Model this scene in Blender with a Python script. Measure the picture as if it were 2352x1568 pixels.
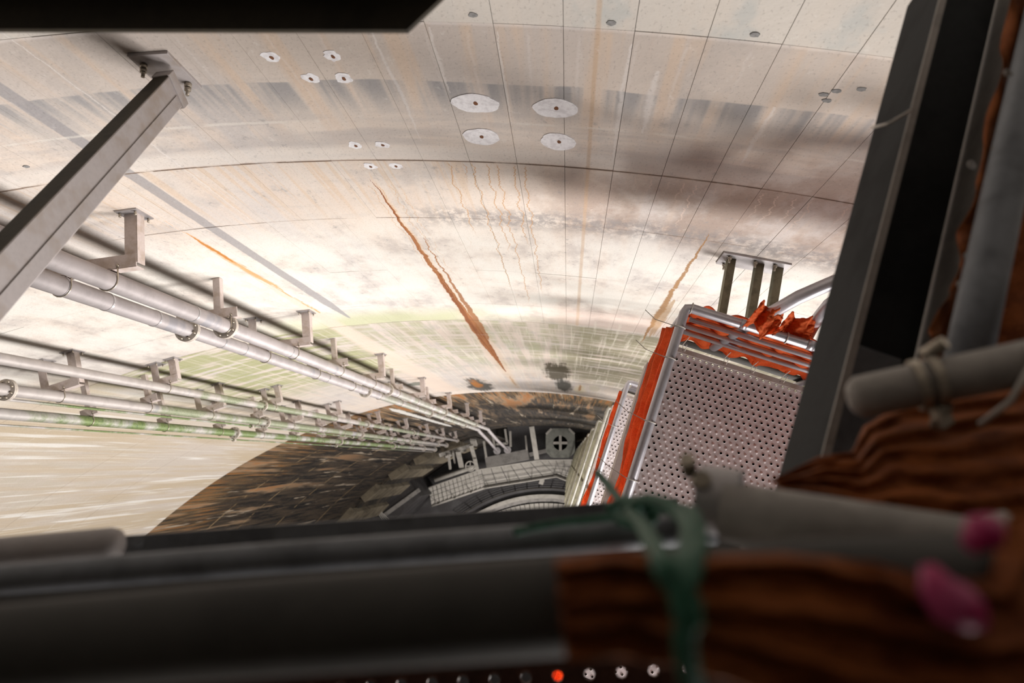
import bpy, bmesh, math, random
from mathutils import Vector, Matrix, noise as mnoise
random.seed(7)
for o in list(bpy.data.objects): bpy.data.objects.remove(o, do_unlink=True)
SC = bpy.context.scene
COL = SC.collection

# ------------------------------------------------------------------ camera
H = 54.0                      # camera height above the shaft floor
F = 1568.0                    # focal length in pixels of the 2352 px wide frame (24 mm lens)
AX, AY, R = -1.70, -13.10, 15.0   # shaft axis (x, y) seen from the camera, shaft radius
dn = Vector((1304-1176, -(1057-784), -F)).normalized()
xr = Vector((1, 0, 0)); xr = (xr - xr.dot(dn)*dn).normalized()
yu = (-dn).cross(xr)
M = Matrix((xr, yu, -dn)).transposed()      # world -> camera
cam = bpy.data.cameras.new('camera'); cam.sensor_width = 36; cam.lens = 24
cam.clip_start = .01; cam.clip_end = 500
cam.dof.use_dof = True; cam.dof.focus_distance = 4.6; cam.dof.aperture_fstop = 2.2
camo = bpy.data.objects.new('camera', cam); COL.objects.link(camo)
camo.matrix_world = Matrix.Translation((0, 0, H)) @ M.transposed().to_4x4()
SC.camera = camo

# ------------------------------------------------------------------ light
w = bpy.data.worlds.new('world'); SC.world = w; w.use_nodes = True
w.node_tree.nodes['Background'].inputs[0].default_value = (1, .95, .9, 1)
w.node_tree.nodes['Background'].inputs[1].default_value = .05
def lamp(x, y, depth, power, size, aim=(-.25, 1, 0), colour=(1, .955, .92)):
    l = bpy.data.lights.new('floodlight', 'AREA'); l.shape = 'DISK'; l.size = size
    l.energy = power; l.color = colour
    o = bpy.data.objects.new('floodlight', l); COL.objects.link(o)
    o.location = (x, y, H-depth)
    o.rotation_euler = Vector(aim).to_track_quat('-Z', 'Y').to_euler()
    return o
for dz, pw in ((3.0, 250), (6.3, 640), (9.9, 370), (13.5, 400), (20.5, 680), (28, 620), (36, 560)):
    lamp(2.5, -4.8, dz, pw, 2.0, aim=(-2.4, 1, 0))
lamp(-3.0, -7.0, 44, 800, 1.2, aim=(.1, .6, -1))
SC.cycles.use_adaptive_sampling = True; SC.cycles.adaptive_threshold = .03; SC.cycles.diffuse_bounces = 2; SC.cycles.max_bounces = 3; SC.cycles.glossy_bounces = 1; SC.cycles.caustics_reflective = False; SC.cycles.caustics_refractive = False
SC.view_settings.view_transform = 'Standard'; SC.view_settings.look = 'None'
SC.view_settings.gamma = 1; SC.view_settings.use_curve_mapping = False
SC.view_settings.exposure = 0.32

# ------------------------------------------------------------------ coordinates
def P(x, y, d): return Vector((x, y, H-d))                  # metres, d = depth below the camera
def ray(px, py):
    r = Vector((px-1176, -(py-784), -F))
    return Vector((r.dot(xr), r.dot(yu), -r.dot(dn)))
def at(px, py, d):
    r = ray(px, py); t = d/-r.z
    return Vector((r.x*t, r.y*t, H-d))
def wall_pt(s, d, off=0.0):
    a = s/R
    return Vector((AX+math.sin(a)*(R-off), AY+math.cos(a)*(R-off), H-d))
def wall_frame(s):
    a = s/R
    n = Vector((-math.sin(a), -math.cos(a), 0))             # into the shaft
    t = Vector((math.cos(a), -math.sin(a), 0))              # to the right
    return n, t, Vector((0, 0, 1))

# ------------------------------------------------------------------ object helpers
def link(o, parent=None, label=None, cat=None, group=None, kind=None):
    COL.objects.link(o)
    if parent is not None:
        o.parent = parent; o.matrix_parent_inverse = parent.matrix_basis.inverted()
    if label: o['label'] = label
    if cat: o['category'] = cat
    if group: o['group'] = group
    if kind: o['kind'] = kind
    return o
def empty(name, loc, label, cat, group=None):
    o = bpy.data.objects.new(name, None); o.location = loc; o.empty_display_size = .05
    return link(o, None, label, cat, group)
class MB:
    def __init__(s): s.v = []; s.f = []; s.smooth = []
    def add(s, vs, fs, smooth=False):
        k = len(s.v); s.v += [tuple(v) for v in vs]
        for f in fs: s.f.append(tuple(i+k for i in f)); s.smooth.append(smooth)
        return s
    def box(s, o, ex, ey, ez):
        """box centred at o with half extents along vectors"""
        vs = [o+a*ex+b*ey+c*ez for a in (-1, 1) for b in (-1, 1) for c in (-1, 1)]
        return s.add(vs, [(0, 1, 3, 2), (4, 6, 7, 5), (0, 4, 5, 1), (2, 3, 7, 6), (0, 2, 6, 4), (1, 5, 7, 3)])
    def tube(s, pts, r, seg=16, cap=True, up=None):
        pts = [Vector(p) for p in pts]; n = len(pts)
        rr = r if isinstance(r, (list, tuple)) else [r]*n
        T = []
        for i in range(n):
            t = (pts[min(i+1, n-1)]-pts[max(i-1, 0)]).normalized(); T.append(t)
        u = up or (Vector((0, 0, 1)) if abs(T[0].z) < .9 else Vector((1, 0, 0)))
        u = (u-u.dot(T[0])*T[0]).normalized(); vs = []; fs = []
        for i in range(n):
            u = (u-u.dot(T[i])*T[i]).normalized(); b = T[i].cross(u)
            for k in range(seg):
                a = 2*math.pi*k/seg
                vs.append(pts[i]+(u*math.cos(a)+b*math.sin(a))*rr[i])
        for i in range(n-1):
            for k in range(seg):
                k2 = (k+1) % seg
                fs.append((i*seg+k, i*seg+k2, (i+1)*seg+k2, (i+1)*seg+k))
        s.add(vs, fs, True)
        if cap:
            k = len(s.v)-len(vs)
            s.f.append(tuple(k+i for i in reversed(range(seg)))); s.smooth.append(False)
            s.f.append(tuple(k+(n-1)*seg+i for i in range(seg))); s.smooth.append(False)
        return s
    def pipe(s, a, b, ro, ri, seg=32):
        """ring / washer between a and b"""
        a = Vector(a); b = Vector(b); t = (b-a).normalized()
        u = Vector((1, 0, 0)) if abs(t.z) > .5 else Vector((0, 0, 1))
        u = (u-u.dot(t)*t).normalized(); w_ = t.cross(u); vs = []
        for p, r in ((a, ri), (a, ro), (b, ro), (b, ri)):
            for k in range(seg):
                q = 2*math.pi*k/seg; vs.append(p+(u*math.cos(q)+w_*math.sin(q))*r)
        fs = []
        for j in range(4):
            j2 = (j+1) % 4
            for k in range(seg):
                k2 = (k+1) % seg; fs.append((j*seg+k, j*seg+k2, j2*seg+k2, j2*seg+k))
        return s.add(vs, fs)
    def mesh(s, name, m):
        me = bpy.data.meshes.new(name); me.from_pydata(s.v, [], s.f)
        me.polygons.foreach_set('use_smooth', s.smooth)
        bm = bmesh.new(); bm.from_mesh(me); bmesh.ops.recalc_face_normals(bm, faces=bm.faces); bm.to_mesh(me); bm.free()
        me.materials.append(m); me.update(); return me
    def obj(s, name, m, parent=None, bevel=0, origin=None, **kw):
        me = s.mesh(name, m)
        o = bpy.data.objects.new(name, me)
        if origin is None and s.v and parent is None:
            n = len(s.v); xs = [sum(v[i] for v in s.v)/n for i in range(3)]
            origin = Vector((xs[0], xs[1], min(v[2] for v in s.v)))
        if origin is not None:
            me.transform(Matrix.Translation(-Vector(origin))); o.location = origin
        if parent is not None:
            COL.objects.link(o); o.parent = parent
            o.matrix_parent_inverse = Matrix.Translation(parent.location).inverted() if parent.parent is None else Matrix.Identity(4)
            if parent.parent is not None:
                o.matrix_parent_inverse = Matrix.Translation(parent.location).inverted()
            for k, v in kw.items():
                o['category' if k == 'cat' else k] = v
        else:
            link(o, None, **kw)
        if bevel:
            b = o.modifiers.new('bevel', 'BEVEL'); b.width = bevel; b.segments = 2; b.limit_method = 'ANGLE'
        return o
def shared(name, me, parent, offset):
    """part that reuses mesh data; mesh written around the parent's origin"""
    o = bpy.data.objects.new(name, me); COL.objects.link(o); o.parent = parent; o.location = offset
    return o

# ------------------------------------------------------------------ node helpers
class NT:
    def __init__(s, m): s.t = m.node_tree; s.n = s.t.nodes; s.l = s.t.links
    def new(s, ty, **kw):
        n = s.n.new(ty)
        for k, v in kw.items(): setattr(n, k, v)
        return n
    def put(s, sock, v):
        if isinstance(v, E): s.l.new(v.o, sock)
        elif isinstance(v, bpy.types.NodeSocket): s.l.new(v, sock)
        else: sock.default_value = v
    def math(s, op, a, b=0.0, c=None, clamp=False):
        n = s.new('ShaderNodeMath', operation=op, use_clamp=clamp)
        s.put(n.inputs[0], a); s.put(n.inputs[1], b)
        if c is not None: s.put(n.inputs[2], c)
        return E(s, n.outputs[0])
    def vec(s, x, y, z=0.0):
        n = s.new('ShaderNodeCombineXYZ')
        for i, v in enumerate((x, y, z)): s.put(n.inputs[i], v)
        return n.outputs[0]
    def noise(s, v, scale=1.0, detail=4, rough=.55, dist=0.0, dim='3D'):
        n = s.new('ShaderNodeTexNoise', noise_dimensions=dim); s.put(n.inputs['Vector'], v)
        n.inputs['Scale'].default_value = scale; n.inputs['Detail'].default_value = detail
        n.inputs['Roughness'].default_value = rough; n.inputs['Distortion'].default_value = dist
        return E(s, n.outputs[0])
    def sm(s, x, a, b, lo=0.0, hi=1.0):
        n = s.new('ShaderNodeMapRange', interpolation_type='SMOOTHSTEP')
        s.put(n.inputs[0], x); s.put(n.inputs[1], a); s.put(n.inputs[2], b); s.put(n.inputs[3], lo); s.put(n.inputs[4], hi)
        return E(s, n.outputs[0])
    def lin(s, x, a, b, lo=0.0, hi=1.0):
        n = s.new('ShaderNodeMapRange'); s.put(n.inputs[0], x); s.put(n.inputs[1], a); s.put(n.inputs[2], b); s.put(n.inputs[3], lo); s.put(n.inputs[4], hi)
        return E(s, n.outputs[0])
    def curve(s, x, stops):
        """piecewise linear value over x; x in the units of the stops, value 0 .. 1"""
        a, b = stops[0][0], stops[-1][0]
        n = s.new('ShaderNodeFloatCurve'); s.put(n.inputs['Value'], s.lin(x, a, b).o)
        c = n.mapping.curves[0]
        while len(c.points) < len(stops): c.points.new(.5, .5)
        for p, (q, v) in zip(c.points, stops): p.location = ((q-a)/(b-a), v); p.handle_type = 'VECTOR'
        n.mapping.update()
        return E(s, n.outputs[0])
    def mix(s, f, a, b, mode='MIX'):
        n = s.new('ShaderNodeMix', data_type='RGBA', blend_type=mode)
        s.put(n.inputs[0], f)
        for i, v in ((6, a), (7, b)):
            s.put(n.inputs[i], v if not isinstance(v, tuple) else (*v, 1))
        return n.outputs[2]
class Null:
    def __mul__(s, b): return s
    __rmul__ = __add__ = __mul__
class One:
    def __mul__(s, b): return b
    __rmul__ = __mul__
class E:
    def __init__(s, t, o): s.t = t; s.o = o
    def __add__(s, b): return s.t.math('ADD', s, b)
    def __sub__(s, b): return s.t.math('SUBTRACT', s, b)
    def __rsub__(s, b): return s.t.math('SUBTRACT', b, s)
    def __mul__(s, b): return b if isinstance(b, Null) else s if isinstance(b, One) else s.t.math('MULTIPLY', s, b)
    __radd__ = __add__; __rmul__ = __mul__
    def abs(s): return s.t.math('ABSOLUTE', s)
    def clamp(s): return s.t.math('ADD', s, 0.0, clamp=True)
def material(name):
    m = bpy.data.materials.new(name); m.use_nodes = True
    t = NT(m); b = t.n['Principled BSDF']
    return m, t, b
def mat(name, c, rough=.6, metal=0.0, var=.25, scale=8, c2=None, bump=.15, bscale=60, spec=.4, patch=(.45, .65)):
    """base colour with blotches of c2 (or a darker tone) and fine relief"""
    m, t, b = material(name)
    g = t.new('ShaderNodeNewGeometry').outputs['Position']
    n1 = t.noise(g, scale, 3, .6); n2 = t.noise(g, bscale, 2 if bump else 0, .6)
    c2 = c2 or tuple(x*(1-var) for x in c)
    col = t.mix(t.sm(n1, *patch), c, c2)
    col = t.mix(t.sm(n2, .35, .7)*.5, col, tuple(x*(1-var*.5) for x in c))
    t.put(b.inputs['Base Color'], col)
    b.inputs['Roughness'].default_value = rough; b.inputs['Metallic'].default_value = metal
    b.inputs['Specular IOR Level'].default_value = spec
    if bump:
        bp = t.new('ShaderNodeBump'); bp.inputs['Strength'].default_value = bump; bp.inputs['Distance'].default_value = .004
        t.put(bp.inputs['Height'], n2); t.l.new(bp.outputs[0], b.inputs['Normal'])
    return m

# ------------------------------------------------------------------ wall concrete
def wall_material(name, zd0, zd1, zs0, zs1):
    """concrete between two depths; stains that lie outside that range are left out"""
    m, t, b = material(name)
    g = t.new('ShaderNodeNewGeometry').outputs['Position']
    sep = t.new('ShaderNodeSeparateXYZ'); t.l.new(g, sep.inputs[0])
    x, y, zz = (E(t, sep.outputs[i]) for i in range(3))
    s = t.math('ARCTAN2', x-AX, y-AY)*R
    d = H-zz
    def mx(f, a, b_):
        return a if isinstance(f, Null) else t.mix(f, a, b_)
    # noises on the unrolled wall
    V = lambda fs, fd, o=0.0: t.vec(s*fs+o*3.7, d*fd+o*1.9)
    N = lambda v, dt, ro: t.noise(v, 1, dt, ro, dim='2D')
    big = N(V(.55, .35), 2, .6)
    mid = N(V(2.2, 1.3, 3.1), 4, .65)
    fine = N(V(14, 9, 1.7), 3, .7)
    speck = N(V(70, 45, 5.0), 1, .6)
    run = N(V(5.5, .28, 9.0), 3, .62)              # broad vertical runs
    run2 = N(V(17, .45, 2.0), 3, .65)              # narrow vertical runs
    hor = N(V(.9, 5.0, 6.0), 3, .6)                # lift lines
    wob = N(V(.3, 2.6, 11.0), 5, .75)-.5           # sideways wander of anything that trickles down
    def runs(period, wd, wb, o, l0, l1):
        """many thin trickles side by side, each starting at depth l0 and ending at its own depth before l1"""
        if l0 > zd1 or l1 < zd0: return Null()
        xs = t.math('MULTIPLY_ADD', wob, wb/period, s*(1/period)+o)
        wn = t.new('ShaderNodeTexWhiteNoise', noise_dimensions='1D'); t.put(wn.inputs['W'], t.math('FLOOR', xs))
        h = E(t, wn.outputs['Value'])
        f = ((t.math('FRACT', xs)-.5)+(h-.5)*.5).abs()*period
        en = h*(l1-l0)+l0
        return t.sm(f, wd, wd*.3)*t.sm(d, l0, l0+.06)*t.sm(d, en, en-.5)
    ONE = One()
    def band(a, b_, fa=.05, fb=.05):
        if a-fa > zd1 or b_+fb < zd0: return Null()
        if a+fa <= zd0 and b_-fb >= zd1: return ONE
        if a+fa <= zd0: return t.sm(d, b_+fb, b_-fb)
        if b_-fb >= zd1: return t.sm(d, a-fa, a+fa)
        return t.sm(d, a-fa, a+fa)*t.sm(d, b_+fb, b_-fb)
    def srange(a, b_, fa=.2, fb=.2):
        if a-fa > zs1 or b_+fb < zs0: return Null()
        if a+fa <= zs0 and b_-fb >= zs1: return ONE
        if a+fa <= zs0: return t.sm(s, b_+fb, b_-fb)
        if b_-fb >= zs1: return t.sm(s, a-fa, a+fa)
        return t.sm(s, a-fa, a+fa)*t.sm(s, b_+fb, b_-fb)
    def streak(s0, stops, soft=.35, wb=.05, wb2=.0, jag=0.0):
        """vertical streak: half width given over depth"""
        a, b_ = stops[0][0], stops[-1][0]; mw = max(v for _, v in stops)
        if a > zd1 or b_ < zd0 or s0+mw+.3 < zs0 or s0-mw-.3 > zs1: return Null()
        e_ = (b_-a)*.01
        wd = t.curve(d, [(a-e_, 0)]+[(p, v/mw) for p, v in stops]+[(b_+e_, 0)])*mw
        if jag: wd = wd*(t.sm(run2, .5-jag, .5+jag)*1.2)
        ds = t.math('MULTIPLY_ADD', wob, wb, s)-s0
        ds = ds.abs()
        return t.sm(ds, wd, wd*(1-soft)-.0004)
    # base tone: pink beige to grey with warm runs
    col = mx(t.sm(big, .35, .65), (.66, .585, .52), (.58, .53, .50))
    col = mx(t.sm(run, .42, .68)*.6, col, (.66, .55, .465))
    col = mx(t.sm(mid, .50, .72)*.55, col, (.45, .42, .405))
    col = mx(t.sm(hor, .55, .75)*.35, col, (.50, .46, .43))
    # paler middle of the wall, clean upper lift
    col = mx(band(5.3, 8.9, .6, .5)*t.sm(mid, .75, .35)*.8, col, (.76, .74, .69))
    col = mx(band(-9, 2.62, .1, .012)*.7, col, (.60, .565, .51))
    col = mx(band(-9, 2.62, .1, .012)*t.sm(mid, .55, .7)*.6, col, (.47, .49, .475))
    # lift below the first joint: warm and dirty top edge
    col = mx(band(2.64, 3.05, .01, .3)*.55, col, (.43, .37, .325))
    col = mx(band(2.64, 3.4, .02, .3)*t.sm(run, .50, .68)*.42, col, (.62, .46, .33))
    # dark tide line and its fading lower edge
    tide = d+(N(V(1.1, .2, 4.0), 2, .5)-.5)*.12
    col = mx(t.sm(tide, 3.085, 3.10)*t.sm(tide, 3.55, 3.13)*t.sm(run, .62, .40)*srange(-2, 9, 1, .2)*.85, col, (.30, .295, .30))
    col = mx(t.sm(tide, 3.2, 3.6)*t.sm(tide, 4.05, 3.9)*t.sm(hor, .40, .6)*.5, col, (.45, .415, .40))
    col = mx(band(3.82, 4.0, .06, .01)*.65, col, (.70, .65, .60))
    # soft shadow of the landing, painted brown over the right hand side
    col = mx(band(4.1, 5.25, .2, .25)*srange(1.45, 9, .5, 1)*t.sm(mid, .3, .6)*.7, col, (.36, .265, .21))
    col = mx(band(3.5, 4.3, .25, .2)*srange(2.6, 9, .5, 1)*t.sm(mid, .35, .6)*.55, col, (.38, .27, .205))
    col = mx(band(4.85, 5.22, .12, .15)*srange(.55, 9, .25, 1)*t.sm(fine, .30, .62)*.75, col, (.27, .25, .245))
    col = mx(band(4.02, 4.9, .01, .5)*t.sm(run2, .5, .62)*srange(-3, 1.2)*.4, col, (.62, .45, .30))
    col = mx(t.sm(fine, .60, .74)*band(3.0, 8.0, .8, 1)*t.sm(mid, .45, .62)*.6, col, (.33, .31, .30))
    # green and olive growth
    col = mx(band(8.45, 9.1, .35, .015)*t.sm(big, .32, .58)*srange(-2.4, 1.6, .8, .4)*.8, col, (.52, .54, .33))
    col = mx(band(8.0, 9.0, .35, .1)*srange(1.5, 5, .3, .5)*.6, col, (.56, .42, .36))
    olive = mx(t.sm(mid, .42, .6), (.37, .34, .21), (.40, .41, .235))
    col = mx(band(9.1, 13.8, .015, 1.6)*t.sm(run, .62, .40)*t.sm(hor, .25, .60)*.7, col, olive)
    col = mx(band(9.1, 13.5, .01, 1.0)*srange(-5.2, -1.6, .6, .3)*t.sm(hor, .35, .55)*.8, col, (.36, .37, .19))
    col = mx(band(9.0, 15.6, .2, .9)*srange(1.65, 9, .4, 1)*t.sm(hor, .28, .55)*.85, col, (.27, .245, .165))
    col = mx(band(8.5, 19.2, .8, .05)*srange(-30, -5.0, 1, .8)*.8, col, (.60, .53, .455))
    col = mx(band(8.5, 19.2, .8, .05)*srange(-30, -4.8, 1, .8)*t.sm(N(V(.8, .10, 17.0), 3, .6), .46, .62)*.7, col, (.52, .42, .285))
    col = mx(band(9.5, 19.2, .8, .05)*srange(-30, -4.8, 1, .8)*t.sm(N(V(3.2, .14, 27.0), 3, .6), .60, .66)*.8, col, (.85, .83, .79))
    # white lime runs in the olive zone, broad pale streaks low on the left
    col = mx(band(9.2, 19.0, .3, .5)*t.sm(run2, .54, .70)*.5, col, (.72, .67, .58))
    col = mx(band(10, 19.2, 1.5, .05)*srange(-30, -5.2, 1, .8)*t.sm(run, .45, .62)*.6, col, (.56, .46, .33))
    col = mx(band(9, 19.2, 1.5, .05)*srange(-30, -5.0, 1, .8)*t.sm(run2, .60, .70)*.35, col, (.82, .80, .76))
    # formwork strip marks and single runs
    col = mx(streak(-1.15, [(1, .055), (6, .055), (7.8, .07), (8.6, .02)], .25, .02)*.85, col, (.33, .315, .32))
    col = mx(streak(-1.45, [(6.5, .01), (8.5, .14), (12, .28), (18, .45)], .6, .1)*.8, col, (.70, .58, .49))
    col = mx(streak(1.855, [(1, .019), (3.2, .016), (6, .022), (9, .03)], .7, .012)*.5, col, (.50, .34, .21))
    for s0, a, b_, wd in ((.86, 2.65, 3.75, .016), (1.12, 2.66, 3.2, .020), (1.42, 2.68, 3.5, .013), (2.0, 2.72, 3.9, .022),
                         (2.14, 2.9, 3.5, .035), (2.72, 3.1, 3.75, .025), (-.78, 2.4, 5.4, .012), (-1.40, 4.5, 5.4, .022)):
        col = mx(streak(s0, [(a, .4*wd), ((a+b_)/2, wd), (b_, .2*wd)], .8, .05)*.55, col, (.70, .66, .63))
    col = mx(runs(.085, .006, .12, .3, 4.03, 8.2)*srange(.9, 1.5, .05, .05)*.75, col, (.50, .28, .12))
    col = mx(runs(.10, .007, .16, .1, 4.06, 5.3)*srange(2.0, 3.6, .1, .1)*.6, col, (.72, .58, .50))
    col = mx(runs(.23, .010, .05, .7, 2.66, 4.0)*srange(-3, 3.6, .1, .1)*.22, col, (.68, .63, .60))
    col = mx(runs(.16, .03, .10, .2, 8.6, 13.2)*srange(2.0, 3.4, .1, .1)*t.sm(run2, .38, .6)*.45, col, (.72, .68, .58))
    # orange rust runs
    halo = streak(.40, [(4.3, .01), (6, .05), (9, .16), (12, .22), (18, .12)], .9, .06)
    col = mx(halo*.55, col, (.66, .50, .36))
    rust = mx(t.sm(run2, .4, .62), (.25, .085, .030), (.36, .15, .06))
    col = mx(streak(.385, [(4.4, .003), (5.1, .014), (6.2, .026), (8.4, .050), (9.9, .080), (11.2, .085), (12.6, .05), (14.6, .012)], .25, .07, .02), col, rust)
    col = mx(streak(.475, [(5.6, .004), (6.4, .010), (7.2, .018), (8.4, .04), (9.6, .06), (10.6, .02)], .35, .09, .05)*.9, col, (.33, .135, .045))
    col = mx(runs(.07, .004, .15, .6, 4.4, 8.4)*srange(.26, .56, .03, .03)*.65, col, (.55, .32, .15))
    col = mx(streak(.40, [(15.4, .01), (16.2, .05), (17.4, .02)], .7, .1)*.6, col, (.45, .25, .10))
    col = mx(streak(2.775, [(4.95, .004), (5.6, .016), (6.6, .028), (7.6, .05), (8.6, .03), (9.6, .004)], .5, .08, .05)*.9, col, (.33, .17, .06))
    col = mx(streak(2.84, [(7.0, .02), (7.9, .17), (8.7, .10), (9.2, .01)], .8, .05, .0, .15)*.7, col, (.40, .24, .11))
    col = mx(streak(-1.40, [(4.75, .002), (5.15, .012), (5.5, .035), (5.85, .05), (6.5, .05), (8.2, .02)], .7, .06, .03, .10)*.85, col, (.66, .34, .12))
    col = mx(streak(-1.40, [(5.2, .004), (5.5, .022), (5.85, .02), (6.0, .003)], .5, .06, .03), col, (.52, .22, .055))
    # low blotches just above the waterline
    def blob(s0, d0, rs, rd, soft=.5):
        if d0+1.8*rd < zd0 or d0-1.8*rd > zd1 or s0+1.8*rs+.1 < zs0 or s0-1.8*rs-.1 > zs1: return Null()
        e = t.math('SQRT', t.math('POWER', (s-s0+wob*.1)*(1/rs), 2)+t.math('POWER', (d-d0)*(1/rd), 2))+(mid-.5)*.9+(run2-.5)*.6
        return t.sm(e, 1.0, 1-soft)
    col = mx(blob(1.50, 14.3, .34, 1.6, .35)*.95, col, (.085, .070, .045))
    col = mx(blob(1.64, 16.8, .26, 1.9, .5)*.95, col, (.06, .058, .048))
    col = mx(blob(-.52, 17.3, .34, 1.8, .4)*.95, col, (.075, .07, .06))
    col = mx(blob(-.56, 17.0, .16, 1.1, .6), col, (.42, .17, .045))
    col = mx(blob(2.03, 17.3, .17, 1.3, .5), col, (.66, .58, .44))
    col = mx(blob(2.03, 16.9, .05, 1.0, .6)*.8, col, (.36, .17, .05))
    col = mx(blob(2.38, 16.6, .17, 1.0, .5)*.8, col, (.55, .50, .40))
    col = mx(blob(-1.86, 15.9, .22, .35, .3)*.9, col, (.16, .17, .14))
    # permanently wet, black-brown zone
    wet_zone = zd0 > 18
    if wet_zone:
        dark = mx(t.sm(run, .40, .66), (.016, .015, .015), (.055, .042, .031))
        dark = mx(t.sm(run2, .52, .66)*.8, dark, (.10, .072, .048))
        dark = mx(t.sm(hor, .60, .72)*.5, dark, (.09, .075, .055))
        ed = t.sm(d+(run-.5)*14, 23.5, 18.3)*t.sm(run2, .32, .56)
        dark = mx(ed*.9, dark, (.23, .15, .075))
        dark = mx(ed*t.sm(run2, .54, .62)*.8, dark, (.30, .115, .028))
        low = N(V(1.5, .12, 21.0), 4, .62)
        dark = mx(t.sm(low, .53, .66)*t.sm(d, 33, 21)*.95, dark, (.36, .25, .155))
        dark = mx(t.sm(low, .60, .70)*t.sm(d, 31, 20)*.85, dark, (.34, .13, .032))
        low2 = N(V(2.4, .16, 31.0), 4, .65)
        dark = mx(t.sm(low2, .63, .68)*t.sm(d, 40, 30), dark, (.40, .33, .25))
        dark = mx(streak(-3.50, [(19.6, .02), (20.4, .13), (24, .11), (29.5, .10), (30.6, .01)], .4, .1), dark, (.72, .70, .66))
        for dd in (22.75, 25.4, 29.4, 35.2):
            ln = t.sm(((d-dd)+(fine-.5)*.1).abs(), .06, .02)*t.sm(mid, .42, .56)
            dark = mx(ln*.85, dark, (.36, .25, .13))
        col = dark
    # recessed lift joints darkened by dirt, pale grout line on others
    for dd, a in ((4.02, .8), (9.1, .4), (12.9, .35), (15.2, .4), (5.07, .35)):
        if dd < zd0-.05 or dd > zd1+.05: continue
        col = mx(t.sm(((d-dd)+wob*.03).abs(), .014, .004)*t.sm(mid, .35, .5)*a, col, (.20, .13, .085))
    for dd in (3.5, 6.57, 10.2, 14.3):
        if dd < zd0-.05 or dd > zd1+.05: continue
        col = mx(t.sm(((d-dd)+wob*.04).abs(), .02, .004)*t.sm(mid, .42, .56)*.5, col, (.72, .68, .62))
    # speckle, pores
    col = mx(t.sm(speck, .64, .74)*.18, col, (.12, .10, .09))
    col = mx(t.sm(fine, .35, .2)*.25, col, (.80, .77, .72))
    t.put(b.inputs['Base Color'], col)
    b.inputs['Roughness'].default_value = .5 if wet_zone else .85
    b.inputs['Specular IOR Level'].default_value = .3
    bp = t.new('ShaderNodeBump'); bp.inputs['Strength'].default_value = .35; bp.inputs['Distance'].default_value = .012
    t.put(bp.inputs['Height'], t.noise(g, 18, 2, .7)); t.l.new(bp.outputs[0], b.inputs['Normal'])
    return m
ZONES = ((-9, 4.02), (4.02, 9.1), (9.1, 19.0), (19.0, 60))
SPLIT = (-1.89, .81)                     # formwork seams where one pour meets the next
SZ = ((-60, SPLIT[0]), SPLIT, (SPLIT[1], 60))
ZM = [[wall_material('stained_concrete_%s_%s' % (n_, k_), *z_, *q_) for k_, q_ in zip(('left', 'middle', 'right'), SZ)]
      for n_, z_ in zip(('upper', 'middle', 'lower', 'wet'), ZONES)]
FARC = mat('plain_stained_concrete', (.60, .53, .47), .9, 0, .3, .35, bump=0)
STEEL = mat('galvanised_steel', (.46, .435, .44), .45, .55, .25, 5, bump=.08)
RAIL = mat('zinc_rail', (.58, .56, .60), .36, .55, .2, 6, bump=.05)
BLUE = mat('blue_grey_painted_steel', (.19, .20, .22), .5, .3, .4, 9, bump=.12)
DARKST = mat('dark_steel', (.040, .032, .020), .65, .2, .5, 7, bump=.2)
STRUT = mat('grey_primed_steel', (.42, .385, .38), .6, .1, .25, 6, c2=(.35, .30, .265), bump=.1)
BRACK = mat('primed_bracket_steel', (.58, .50, .47), .6, .05, .3, 9, c2=(.46, .37, .31), bump=.1)
PLATE = mat('galvanised_deck_plate', (.70, .62, .62), .5, .1, .18, 14, bump=.1)
FLANGE = mat('dull_zinc_flange', (.56, .50, .44), .55, .1, .25, 30, bump=.08)
BOLT = mat('zinc_bolt', (.50, .44, .36), .4, .7, .3, 40, bump=.05)
TIEM = mat('white_nylon', (.72, .68, .62), .5, 0, .15, 30, bump=0)
PATCHM = mat('white_mortar', (.88, .87, .89), .9, 0, .35, 26, c2=(.70, .68, .70), bump=.4, bscale=90)
PLUGM = mat('grey_mortar_plug', (.27, .265, .26), .9, 0, .3, 60, bump=.4)
RUSTM = mat('rusted_anchor', (.20, .085, .04), .9, 0, .5, 80, bump=.4)
FLOORM = mat('wet_dark_concrete', (.055, .050, .050), .55, 0, .4, .7, c2=(.085, .080, .080), bump=.2, bscale=9)
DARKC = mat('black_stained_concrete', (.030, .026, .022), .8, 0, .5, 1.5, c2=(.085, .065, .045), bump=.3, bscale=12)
PALEC = mat('pale_dusty_concrete', (.30, .28, .26), .9, 0, .35, 2, bump=.2, bscale=20)
GRATE = mat('dusty_steel_grating', (.42, .39, .35), .75, .1, .3, 3, c2=(.33, .31, .27), bump=.15, bscale=30)
OLIVE = mat('dusty_olive_plate', (.27, .25, .17), .8, 0, .4, 9, bump=.2)
CORD = mat('green_cord', (.016, .105, .058), .6, 0, .4, 80, bump=.5, bscale=300)
PINK = mat('pink_flagging_tape', (.42, .012, .11), .5, 0, .3, 40, c2=(.55, .10, .24), bump=.1)
RAILD = mat('dark_grey_guard_tube', (.055, .051, .046), .65, 0, .4, 9, bump=.1)
GREYW = mat('off_white_tube', (.34, .31, .285), .5, .1, .25, 14, bump=.1)

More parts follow.
